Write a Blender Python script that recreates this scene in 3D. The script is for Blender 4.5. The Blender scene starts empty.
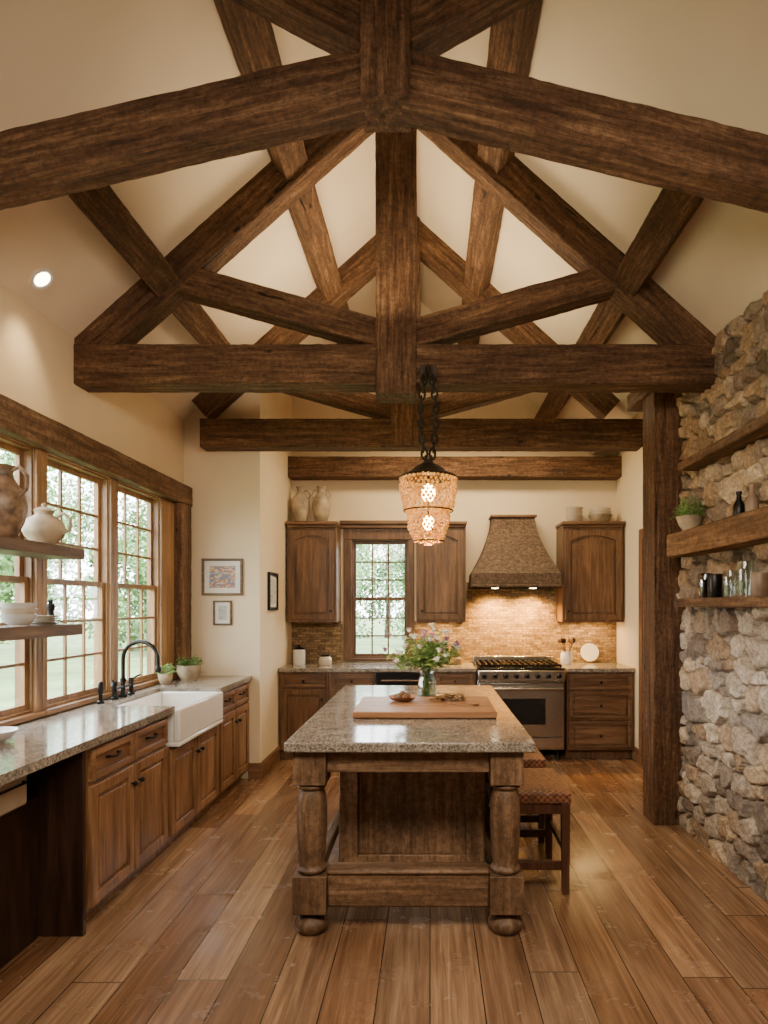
import bpy, bmesh, math, random
import numpy as np
from mathutils import Vector, Matrix, noise
random.seed(7); np.random.seed(7)
PI=math.pi
COL=bpy.context.scene.collection

# ---------------------------------------------------------------- mesh builder
class MB:
    def __init__(s): s.v=[]; s.f=[]
    def box(s,x0,x1,y0,y1,z0,z1):
        b=len(s.v)
        s.v+=[(x0,y0,z0),(x1,y0,z0),(x1,y1,z0),(x0,y1,z0),(x0,y0,z1),(x1,y0,z1),(x1,y1,z1),(x0,y1,z1)]
        s.f+=[tuple(b+i for i in q) for q in ((0,3,2,1),(4,5,6,7),(0,1,5,4),(1,2,6,5),(2,3,7,6),(3,0,4,7))]
        return s
    def prism(s,pts,y0,y1):
        b=len(s.v); n=len(pts)
        s.v+=[(p[0],y0,p[1]) for p in pts]+[(p[0],y1,p[1]) for p in pts]
        s.f.append(tuple(b+i for i in range(n))); s.f.append(tuple(b+n+i for i in reversed(range(n))))
        for i in range(n):
            j=(i+1)%n; s.f.append((b+i,b+n+i,b+n+j,b+j))
        return s
    def lathe(s,prof,c=(0,0,0),n=28,cap=True):
        b=len(s.v); m=len(prof)
        for r,z in prof:
            r=max(r,.0006)
            for i in range(n):
                a=2*PI*i/n; s.v.append((c[0]+r*math.cos(a),c[1]+r*math.sin(a),c[2]+z))
        for k in range(m-1):
            for i in range(n):
                j=(i+1)%n; s.f.append((b+k*n+i,b+k*n+j,b+(k+1)*n+j,b+(k+1)*n+i))
        if cap:
            s.f.append(tuple(b+i for i in reversed(range(n)))); s.f.append(tuple(b+(m-1)*n+i for i in range(n)))
        return s
    def tube(s,pts,r,n=8,close=False):
        pts=[Vector(p) for p in pts]; b=len(s.v); m=len(pts)
        rs=r if isinstance(r,(list,tuple)) else [r]*m
        prev=None
        for k,p in enumerate(pts):
            if close: d=(pts[(k+1)%m]-pts[(k-1)%m])
            else: d=(pts[min(k+1,m-1)]-pts[max(k-1,0)])
            d.normalize()
            if prev is None:
                u=Vector((0,0,1)) if abs(d.z)<.9 else Vector((1,0,0))
                a=d.cross(u).normalized()
            else:
                a=prev-d*prev.dot(d)
                a=a.normalized() if a.length>1e-6 else d.orthogonal().normalized()
            prev=a; c=d.cross(a)
            for i in range(n):
                t=2*PI*i/n; s.v.append(tuple(p+(a*math.cos(t)+c*math.sin(t))*rs[k]))
        R=m if close else m-1
        for k in range(R):
            k2=(k+1)%m
            for i in range(n):
                j=(i+1)%n; s.f.append((b+k*n+i,b+k*n+j,b+k2*n+j,b+k2*n+i))
        if not close:
            s.f.append(tuple(b+i for i in reversed(range(n)))); s.f.append(tuple(b+(m-1)*n+i for i in range(n)))
        return s
    def ball(s,c,r,sc=(1,1,1),n=10,m=6):
        b=len(s.v)
        s.v.append((c[0],c[1],c[2]-r*sc[2]))
        for k in range(1,m):
            ph=-PI/2+PI*k/m
            for i in range(n):
                a=2*PI*i/n
                s.v.append((c[0]+r*sc[0]*math.cos(ph)*math.cos(a),c[1]+r*sc[1]*math.cos(ph)*math.sin(a),c[2]+r*sc[2]*math.sin(ph)))
        s.v.append((c[0],c[1],c[2]+r*sc[2])); t=len(s.v)-1
        for i in range(n):
            j=(i+1)%n
            s.f.append((b,b+1+j,b+1+i)); s.f.append((t,b+1+(m-2)*n+i,b+1+(m-2)*n+j))
            for k in range(m-2):
                s.f.append((b+1+k*n+i,b+1+k*n+j,b+1+(k+1)*n+j,b+1+(k+1)*n+i))
        return s
    def link(s,c,a,h,r,flip):
        pts=[]
        for i in range(14):
            t=2*PI*i/14; u=a*math.cos(t); w=h*math.sin(t)
            pts.append((c[0]+(u if not flip else 0),c[1]+(u if flip else 0),c[2]+w))
        return s.tube(pts,r,6,True)
    def leaf(s,p,d,l,w,droop=.2):
        p=Vector(p); d=Vector(d).normalized(); sd=d.cross(Vector((random.uniform(-.4,.4),random.uniform(-.4,.4),1))).normalized()
        up=sd.cross(d); b=len(s.v)
        m1=p+d*l*.45; e=p+d*l-Vector((0,0,droop*l))
        s.v+=[tuple(p),tuple(m1+sd*w*.5+up*w*.12),tuple(m1-up*w*.1),tuple(m1-sd*w*.5+up*w*.12),tuple(e)]
        s.f+=[(b,b+1,b+2),(b,b+2,b+3),(b+1,b+4,b+2),(b+2,b+4,b+3)]
        return s
    def mesh(s,name,recalc=True,smooth=True):
        me=bpy.data.meshes.new(name); me.from_pydata(s.v,[],s.f)
        if recalc:
            bm=bmesh.new(); bm.from_mesh(me); bmesh.ops.recalc_face_normals(bm,faces=bm.faces[:]); bm.to_mesh(me); bm.free()
        if smooth:
            me.shade_smooth()
            try: me.set_sharp_from_angle(angle=math.radians(38))
            except Exception: pass
        return me

def tag(o,label=None,cat=None,group=None,kind=None):
    if label: o['label']=label
    if cat: o['category']=cat
    if group: o['group']=group
    if kind: o['kind']=kind
    return o
def root(name,label,cat,loc=(0,0,0),rz=0,group=None,kind=None):
    o=bpy.data.objects.new(name,None); COL.objects.link(o); o.location=loc; o.rotation_euler=(0,0,rz); o.empty_display_size=.1
    return tag(o,label,cat,group,kind)
def addbev(o,bev):
    if bev:
        m=o.modifiers.new('bevel','BEVEL'); m.width=bev; m.segments=2; m.limit_method='ANGLE'; m.angle_limit=math.radians(40)
def part(mb,name,mat,parent,label=None,bev=0,kind=None,recalc=True,loc=None):
    me=mb.mesh(name,recalc); me.materials.append(mat)
    o=bpy.data.objects.new(name,me); COL.objects.link(o)
    if parent: o.parent=parent
    if loc: o.location=loc
    addbev(o,bev); tag(o,label,None,None,kind); return o
def solo(mb,name,mat,label,cat,group=None,bev=0,kind=None,recenter=True,recalc=True):
    loc=(0,0,0)
    if recenter:
        a=np.array(mb.v); mn=a.min(0); mx=a.max(0); loc=((mn[0]+mx[0])/2,(mn[1]+mx[1])/2,mn[2])
        mb.v=[(x-loc[0],y-loc[1],z-loc[2]) for x,y,z in mb.v]
    o=part(mb,name,mat,None,None,bev,None,recalc); o.location=loc
    return tag(o,label,cat,group,kind)
def struct(mb,name,mat,bev=0,parent=None,label=None):
    o=part(mb,name,mat,parent,label,bev)
    if not parent: o['kind']='structure'
    return o

# ---------------------------------------------------------------- materials
class NT:
    def __init__(s,name):
        s.m=bpy.data.materials.new(name); s.m.use_nodes=True; s.t=s.m.node_tree
        s.b=s.t.nodes['Principled BSDF']; s.out=s.t.nodes['Material Output']
    def n(s,typ,ins=None,**k):
        nd=s.t.nodes.new('ShaderNode'+typ)
        for a,v in k.items(): setattr(nd,a,v)
        if ins:
            for a,v in ins.items():
                if isinstance(v,bpy.types.NodeSocket): s.t.links.new(v,nd.inputs[a])
                else: nd.inputs[a].default_value=v
        return nd
    def math(s,op,a,b=0.0): return s.n('Math',{0:a,1:b},operation=op).outputs[0]
    def set(s,**k):
        for a,v in k.items():
            a=a.replace('_',' ')
            if isinstance(v,bpy.types.NodeSocket): s.t.links.new(v,s.b.inputs[a])
            else: s.b.inputs[a].default_value=v
    def ramp(s,fac,stops,interp='LINEAR'):
        r=s.n('ValToRGB',{'Fac':fac}); e=r.color_ramp; e.interpolation=interp
        while len(e.elements)<len(stops): e.elements.new(.5)
        for el,(p,c) in zip(e.elements,stops): el.position=p; el.color=(c[0],c[1],c[2],1)
        return r.outputs['Color']
    def mix(s,fac,a,b,mode='MIX'):
        nd=s.n('MixRGB',{'Fac':fac,'Color1':a,'Color2':b},blend_type=mode); return nd.outputs['Color']
    def bump(s,h,st,dist=.01):
        nd=s.n('Bump',{'Height':h,'Strength':st,'Distance':dist}); s.t.links.new(nd.outputs['Normal'],s.b.inputs['Normal'])
    def coords(s,scale=(1,1,1),rnd=True,rot=(0,0,0)):
        tc=s.n('TexCoord').outputs['Object']
        if rnd:
            oi=s.n('ObjectInfo').outputs['Random']
            sc=s.n('VectorMath',operation='SCALE'); sc.inputs[0].default_value=(17,31,23); s.t.links.new(oi,sc.inputs['Scale'])
            ad=s.n('VectorMath',operation='ADD'); s.t.links.new(tc,ad.inputs[0]); s.t.links.new(sc.outputs[0],ad.inputs[1]); tc=ad.outputs[0]
        return s.n('Mapping',{'Vector':tc,'Scale':scale,'Rotation':rot}).outputs[0]
def c4(c): return (c[0],c[1],c[2],1)
def plain(name,col,rough=.5,metal=0,noise_amt=.12,nscale=12,**k):
    t=NT(name); v=t.coords((1,1,1))
    nz=t.n('TexNoise',{'Vector':v,'Scale':float(nscale),'Detail':4.0}).outputs['Fac']
    d=tuple(x*(1-noise_amt) for x in col); l=tuple(min(1,x*(1+noise_amt)) for x in col)
    t.set(Base_Color=t.ramp(nz,[(.3,d),(.7,l)]),Roughness=rough,Metallic=metal)
    t.set(**k); return t.m
def wood(name,dark,mid,light,axis='X',rough=.5,freq=16,stretch=1.1,bump=.35,crack=.0,spec=.4):
    t=NT(name); sc=[freq]*3; sc['XYZ'.index(axis)]=stretch
    v=t.coords(tuple(sc)); s2=[3.0]*3; s2['XYZ'.index(axis)]=.9
    v2=t.coords(tuple(s2))
    n1=t.n('TexNoise',{'Vector':v,'Scale':1.0,'Detail':8.0,'Roughness':.72,'Distortion':.4}).outputs['Fac']
    n2=t.n('TexNoise',{'Vector':v2,'Scale':1.0,'Detail':5.0,'Roughness':.6,'Distortion':.8}).outputs['Fac']
    col=t.ramp(n1,[(.3,dark),(.5,mid),(.7,light)])
    sh=t.ramp(n2,[(.32,(.68,.65,.62)),(.66,(1.25,1.22,1.18))])
    col=t.mix(1.0,col,sh,'MULTIPLY')
    h=n1
    if crack:
        s3=[16.0]*3; s3['XYZ'.index(axis)]=.9
        n3=t.n('TexNoise',{'Vector':t.coords(tuple(s3)),'Scale':1.0,'Detail':4.0,'Roughness':.6,'Distortion':.2}).outputs['Fac']
        cr=t.ramp(n3,[(.315,(.04,.03,.025)),(.335,(1,1,1))])
        n4=t.n('TexNoise',{'Vector':t.coords((34,34,34)),'Scale':1.0,'Detail':7.0,'Roughness':.8}).outputs['Fac']
        col=t.mix(1.0,col,t.ramp(n4,[(.38,(.6,.58,.56)),(.58,(1.22,1.21,1.2))]),'MULTIPLY')
        s5=[6.0]*3; s5['XYZ'.index(axis)]=2.6
        kn=t.n('TexVoronoi',{'Vector':t.coords(tuple(s5)),'Scale':1.0}).outputs['Distance']
        kr=t.ramp(kn,[(.05,(.1,.075,.06)),(.09,(1,1,1))])
        col=t.mix(crack,col,t.mix(1.0,cr,kr,'MULTIPLY'),'MULTIPLY')
        h=t.math('ADD',t.math('ADD',n1,t.math('MULTIPLY',cr,.9)),t.math('MULTIPLY',n4,1.0))
    t.set(Base_Color=col,Roughness=t.n('MapRange',{'Value':n1,'To Min':rough-.08,'To Max':rough+.12}).outputs[0])
    t.b.inputs['Specular IOR Level'].default_value=spec
    t.bump(h,bump,.014); return t.m

BM=wood('beam timber',(.032,.014,.006),(.115,.057,.027),(.26,.15,.078),'X',.66,38,3.2,.9,.95,.3)
HDR=wood('window header timber',(.05,.023,.011),(.155,.083,.041),(.32,.195,.108),'X',.6,32,2.6,.8,.85,.3)
MANT=wood('mantel timber',(.08,.035,.015),(.25,.132,.06),(.46,.275,.145),'X',.58,30,2.4,.8,.8,.3)
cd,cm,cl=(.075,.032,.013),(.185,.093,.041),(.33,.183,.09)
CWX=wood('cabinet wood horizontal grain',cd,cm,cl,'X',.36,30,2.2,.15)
CWZ=wood('cabinet wood vertical grain',cd,cm,cl,'Z',.36,30,2.2,.15)
bd_,bm_,bl_=(.055,.026,.012),(.14,.074,.036),(.25,.143,.075)
BWX=wood('back cabinet wood horizontal',bd_,bm_,bl_,'X',.38,30,2.2,.15)
BWZ=wood('back cabinet wood vertical',bd_,bm_,bl_,'Z',.38,30,2.2,.15)
ii=((.05,.026,.013),(.135,.077,.041),(.24,.148,.086))
IWX=wood('island wood horizontal',*ii,'X',.44,28,2.0,.25,.4)
IWY=wood('island wood lengthwise',*ii,'Y',.44,28,2.0,.25,.4)
IWZ=wood('island wood vertical',*ii,'Z',.44,28,2.0,.25,.4)
IPZ=wood('island panel wood',(.1,.054,.028),(.24,.14,.078),(.4,.255,.155),'Z',.44,28,2.0,.2,.3)
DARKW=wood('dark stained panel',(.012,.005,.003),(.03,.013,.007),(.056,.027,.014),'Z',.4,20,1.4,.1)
WWX=wood('window wood horizontal',(.13,.065,.027),(.27,.148,.065),(.4,.24,.115),'X',.42,18,1.2,.15)
WWZ=wood('window wood vertical',(.13,.065,.027),(.27,.148,.065),(.4,.24,.115),'Z',.42,18,1.2,.15)
TRX=wood('trim wood along x',(.08,.034,.014),(.18,.088,.038),(.3,.16,.08),'X',.5,16,1.1,.3)
TRY=wood('trim wood along y',(.08,.034,.014),(.18,.088,.038),(.3,.16,.08),'Y',.5,12,1.0,.5,.5)
TRZ=wood('trim wood along z',(.08,.034,.014),(.18,.088,.038),(.3,.16,.08),'Z',.5,12,1.0,.5,.5)
STW=wood('stool wood',(.03,.011,.006),(.085,.034,.018),(.14,.063,.034),'Z',.38,22,1.4,.15)
BRD=wood('cutting board wood',(.16,.07,.03),(.3,.145,.065),(.42,.24,.12),'X',.45,16,1.0,.1)
SHF=wood('shelf wood',(.045,.025,.015),(.11,.065,.04),(.2,.125,.078),'Y',.55,20,1.4,.3)
WALL=plain('cream plaster',(.74,.6,.4),.85,0,.03,3)
REAR=plain('brown rear wall',(.1,.06,.035),.85,0,.1,3)  # wall out of view, coloured dark to cut bounce light
t=NT('ceiling plaster'); v=t.coords((1,1,1),False); nz=t.n('TexNoise',{'Vector':v,'Scale':2.0,'Detail':3.0}).outputs['Fac']
t.set(Base_Color=t.ramp(nz,[(.3,(.69,.56,.4)),(.7,(.74,.61,.45))]),Roughness=.9); CEIL=t.m
BLACK=plain('black bronze',(.02,.018,.016),.35,.8,.2)
IRON=plain('dark iron',(.05,.038,.027),.45,.8,.3)
STEEL=plain('brushed stainless',(.5,.48,.45),.26,1.0,.06,30)
DGLASS=plain('dark oven glass',(.012,.012,.013),.08,0,.1)
PORC=plain('white fireclay',(.78,.75,.7),.12,0,.03)
CREAMC=plain('cream glazed ceramic',(.58,.5,.39),.3,0,.15,9)
BEIGE=plain('weathered beige stoneware',(.36,.28,.185),.5,0,.45,9)
JUGM=plain('brown patterned stoneware',(.2,.125,.075),.45,0,.65,22)
BRONZEC=plain('brown stoneware',(.2,.125,.075),.45,0,.35,8)
WHITEC=plain('white ceramic',(.7,.68,.64),.2,0,.04)
GREEN=plain('leaf green',(.09,.18,.04),.5,0,.5,25)
GREEN2=plain('light leaf green',(.2,.33,.08),.5,0,.5,25)
TREEG=plain('tree leaves',(.09,.18,.055),.6,0,.55,1)
BARK=plain('bark',(.1,.07,.05),.9,0,.3)
SOIL=plain('soil',(.04,.025,.015),.95,0,.3)
GRASS=plain('lawn',(.12,.18,.06),.95,0,.35,1)
WF=plain('white petals',(.85,.83,.75),.6,0,.05)
PF=plain('mauve petals',(.45,.24,.42),.6,0,.2)
NUT=plain('walnut shell',(.2,.1,.045),.7,0,.35,60)
MATB=plain('picture mat',(.75,.72,.65),.8,0,.02)
def glassmat(name,tint,fac):
    t=NT(name); tr=t.n('BsdfTransparent',{'Color':c4(tint)}); gl=t.n('BsdfGlossy',{'Color':(1,1,1,1),'Roughness':.03})
    lw=t.n('LayerWeight',{'Blend':.25}).outputs['Facing']
    mr=t.n('MapRange',{'Value':lw,'To Min':fac*.4,'To Max':min(.8,fac*4)}).outputs[0]
    mx=t.n('MixShader',{0:mr,1:tr.outputs[0],2:gl.outputs[0]}); t.t.links.new(mx.outputs[0],t.out.inputs[0]); return t.m
PANE=glassmat('window glass',(.98,.99,.98),.04)
GLASS=glassmat('clear vase glass',(.86,.9,.88),.15)
SMOKE=glassmat('smoked glass',(.25,.24,.23),.2)
WATER=glassmat('water',(.8,.88,.84),.1)
def emis(name,col,st):
    t=NT(name); t.set(Base_Color=c4(col),Emission_Color=c4(col),Emission_Strength=st); return t.m
BULB=emis('warm bulb',(1,.5,.12),45.0); LEDW=emis('recessed lamp lens',(1,.75,.42),22.0)
t=NT('amber glass beads'); v=t.coords((1,1,1),False)
wn=t.n('TexNoise',{'Vector':v,'Scale':42.0,'Detail':2.0}).outputs['Fac']
t.set(Base_Color=(.25,.08,.008,1),Roughness=.35,Emission_Color=t.ramp(wn,[(.38,(.38,.12,.006)),(.64,(1,.42,.045))]),Emission_Strength=1.25)  # emission paints the lit look of bulb light in the beads
BEAD=t.m
# granite
t=NT('granite'); v=t.coords((1,1,1),False)
n1=t.n('TexNoise',{'Vector':v,'Scale':105.0,'Detail':6.0,'Roughness':.72}).outputs['Fac']
n2=t.n('TexNoise',{'Vector':v,'Scale':9.0,'Detail':5.0,'Distortion':1.0}).outputs['Fac']
vo=t.n('TexVoronoi',{'Vector':v,'Scale':150.0}).outputs['Distance']
a=t.ramp(n1,[(.36,(.045,.038,.032)),(.45,(.19,.165,.138)),(.55,(.35,.31,.262)),(.68,(.55,.5,.43))])
b=t.ramp(n2,[(.35,(.7,.68,.65)),(.65,(1.12,1.07,1.01))]); a=t.mix(1.0,a,b,'MULTIPLY')
d=t.ramp(vo,[(.08,(.34,.3,.26)),(.22,(1,1,1))]); a=t.mix(.5,a,d,'MULTIPLY')
t.set(Base_Color=a,Roughness=.12); GRAN=t.m
# floor planks
t=NT('plank floor'); v=t.coords((1,1,1),False); PW=.21
sx=t.n('SeparateXYZ',{0:v})
rowi=t.math('FLOOR',t.math('DIVIDE',t.math('ADD',sx.outputs[0],100*PW),PW))
wn=t.n('TexWhiteNoise',{'W':rowi},noise_dimensions='1D').outputs['Value']
al=t.math('ADD',sx.outputs[1],t.math('MULTIPLY',wn,7.3))
vr=t.n('CombineXYZ',{0:al,1:t.math('ADD',sx.outputs[0],100*PW)}).outputs[0]
br=t.n('TexBrick',{'Vector':vr,'Scale':1.0,'Color1':(0,0,0,1),'Color2':(1,1,1,1),'Mortar':(.5,.5,.5,1),'Mortar Size':.0026,'Mortar Smooth':.3,'Brick Width':2.1,'Row Height':PW,'Bias':0.0},offset=0.0,offset_frequency=1)
sep=t.n('SeparateColor',{0:br.outputs['Color']}).outputs[0]
seed=t.n('VectorMath',operation='SCALE'); seed.inputs[0].default_value=(3,11,5); t.t.links.new(sep,seed.inputs['Scale'])
ad=t.n('VectorMath',{0:v,1:seed.outputs[0]},operation='ADD').outputs[0]
g=t.n('TexNoise',{'Vector':t.n('Mapping',{'Vector':ad,'Scale':(44,1.6,1)}).outputs[0],'Scale':1.0,'Detail':8.0,'Roughness':.68,'Distortion':.5}).outputs['Fac']
g2=t.n('TexNoise',{'Vector':t.n('Mapping',{'Vector':ad,'Scale':(6,.8,1)}).outputs[0],'Scale':1.0,'Detail':5.0,'Roughness':.6,'Distortion':.8}).outputs['Fac']
g3=t.n('TexNoise',{'Vector':v,'Scale':5.0,'Detail':6.0,'Roughness':.65}).outputs['Fac']
kn=t.n('TexVoronoi',{'Vector':t.n('Mapping',{'Vector':ad,'Scale':(3.1,.9,1)}).outputs[0],'Scale':1.0,'Randomness':1.0}).outputs['Distance']
base=t.ramp(g,[(.28,(.12,.063,.033)),(.5,(.245,.142,.078)),(.72,(.4,.255,.153))])
pl=t.ramp(sep,[(0,(.6,.49,.42)),(.25,(.88,.78,.7)),(.5,(1.03,.9,.77)),(.75,(.98,1.0,1.02)),(1,(1.42,1.38,1.3))])
base=t.mix(1.0,base,pl,'MULTIPLY'); base=t.mix(.7,base,t.ramp(g2,[(.34,(.6,.56,.53)),(.62,(1.15,1.14,1.13))]),'MULTIPLY')
base=t.mix(.7,base,t.ramp(kn,[(.018,(.25,.17,.13)),(.05,(1,1,1))]),'MULTIPLY')
base=t.mix(br.outputs['Fac'],base,(.018,.01,.006,1))
t.set(Base_Color=base,Roughness=t.n('MapRange',{'Value':g3,'From Min':.3,'From Max':.7,'To Min':.13,'To Max':.32}).outputs[0])
t.b.inputs['Specular IOR Level'].default_value=.65
t.bump(t.math('SUBTRACT',g,br.outputs['Fac']),.14,.005); FLOOR=t.m
def brickmat(name,c1,c2,mort,w,h,ms,rough=.6,bumpd=.012,mixm=1.0):
    t=NT(name); tc=t.n('TexCoord').outputs['Object']; s=t.n('SeparateXYZ',{0:tc})
    cv=t.n('CombineXYZ',{0:s.outputs[0],1:s.outputs[2]}).outputs[0]
    nz=t.n('TexNoise',{'Vector':tc,'Scale':16.0,'Detail':2.0}).outputs['Color']
    wv=t.n('VectorMath',{0:nz},operation='SCALE'); wv.inputs['Scale'].default_value=.012
    cv=t.n('VectorMath',{0:cv,1:wv.outputs[0]},operation='ADD').outputs[0]
    br=t.n('TexBrick',{'Vector':cv,'Scale':1.0,'Color1':(0,0,0,1),'Color2':(1,1,1,1),'Mortar':(.5,.5,.5,1),'Mortar Size':ms,'Mortar Smooth':.4,'Brick Width':w,'Row Height':h})
    sp=t.n('SeparateColor',{0:br.outputs['Color']}).outputs[0]
    col=t.ramp(sp,[(0,c1),(.5,tuple((p+q)/2 for p,q in zip(c1,c2))),(1,c2)])
    n3=t.n('TexNoise',{'Vector':tc,'Scale':40.0,'Detail':5.0}).outputs['Fac']
    col=t.mix(1.0,col,t.ramp(n3,[(.32,(.5,.47,.45)),(.68,(1.3,1.27,1.25))]),'MULTIPLY')
    col=t.mix(t.math('MULTIPLY',br.outputs['Fac'],mixm),col,c4(mort)); t.set(Base_Color=col,Roughness=rough)
    t.bump(t.math('SUBTRACT',n3,t.math('MULTIPLY',br.outputs['Fac'],2.0*mixm)),.7,bumpd); return t.m
SPLASH=brickmat('thin tumbled brick backsplash',(.17,.1,.042),(.43,.29,.14),(.15,.1,.05),.085,.028,.0035)
HOODM=brickmat('rough textured hood',(.09,.053,.028),(.19,.117,.065),(.055,.031,.016),.034,.014,.0025,.75,.008,.55)
t=NT('woven leather'); v=t.coords((1,1,1),False)
ch=t.n('TexChecker',{'Vector':v,'Scale':60.0,'Color1':(.13,.045,.02,1),'Color2':(.3,.125,.06,1)})
nz=t.n('TexNoise',{'Vector':v,'Scale':40.0,'Detail':5.0}).outputs['Fac']
t.set(Base_Color=t.mix(.9,ch.outputs[0],t.ramp(nz,[(.35,(.45,.42,.4)),(.65,(1.35,1.35,1.35))]),'MULTIPLY'),Roughness=.45)
t.bump(ch.outputs['Fac'],.6,.005); WEAVE=t.m
def painting(name,stops,sc=9):
    t=NT(name); v=t.coords((1,1,1.6),False); n=t.n('TexNoise',{'Vector':v,'Scale':float(sc),'Detail':4.0,'Distortion':1.5}).outputs['Fac']
    t.set(Base_Color=t.ramp(n,stops),Roughness=.6); return t.m
ART1=painting('landscape print',[(.3,(.3,.4,.5)),(.43,(.6,.52,.36)),(.5,(.55,.2,.05)),(.56,(.06,.17,.3)),(.7,(.62,.56,.42))],14)
ART2=painting('small print',[(.35,(.3,.34,.38)),(.5,(.6,.58,.5)),(.65,(.2,.22,.2))],20)

# ---------------------------------------------------------------- room
XL,XR,XC=-2.2,1.78,-.21; YB=7.05; YP=5.72; XA=-1.52; XF=2.05; YS=4.49
def roofz(x):
    d=abs(x-XC); return 3.2+.9*(1.99-d) if d<1.99 else 3.2
m=MB().box(-2.45,2.3,-2.6,7.3,-.1,0); struct(m,'floor',FLOOR)
m=MB().prism([(-2.45,3.2),(-2.2,3.2),(XC,4.991),(1.78,3.2),(2.3,3.2),(2.3,3.42),(1.86,3.42),(XC,5.22),(-2.28,3.42),(-2.45,3.42)],-2.6,7.3); struct(m,'ceiling',CEIL)
WZ0,WZ1=.955,2.42; WIN=[(2.80,3.55),(3.65,4.38),(4.48,5.2)]; WT=-2.3
m=MB(); m.box(WT,XL,-2.5,YP,0,WZ0); m.box(WT,XL,-2.5,YP,WZ1,3.2)
ys=[-2.5]+[q for w in WIN for q in w]+[YP]
for i in range(0,len(ys),2): m.box(WT,XL,ys[i],ys[i+1],WZ0,WZ1)
struct(m,'wall_left',WALL)
m=MB().prism([(-2.4,0),(XA,0),(XA,roofz(XA)),(XL,3.2),(-2.4,3.2)],YP,YB); struct(m,'wall_corner',WALL)
WX0,WX1,BZ0,BZ1=-.865,-.235,.965,2.27; YT=7.17
m=MB().prism([(-2.4,0),(WX0,0),(WX0,roofz(WX0)),(XL,3.2),(-2.4,3.2)],YB,YT)
m.prism([(WX0,0),(WX1,0),(WX1,BZ0),(WX0,BZ0)],YB,YT)
m.prism([(WX0,BZ1),(WX1,BZ1),(WX1,roofz(WX1)),(WX0,roofz(WX0))],YB,YT)
m.prism([(WX1,0),(2.25,0),(2.25,3.2),(1.78,3.2),(XC,4.991),(WX1,roofz(WX1))],YB,YT); struct(m,'wall_back',WALL)
D0,D1=5.2,6.1
m=MB().box(XF,2.25,YS,D0,0,3.2).box(XF,2.25,D1,YB,0,3.2).box(XF,2.25,D0,D1,2.18,3.2); struct(m,'wall_right',WALL)
m=MB().prism([(-2.4,0),(2.25,0),(2.25,3.2),(1.78,3.2),(XC,4.991),(XL,3.2),(-2.4,3.2)],-2.6,-2.5); struct(m,'wall_rear',REAR)

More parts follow.
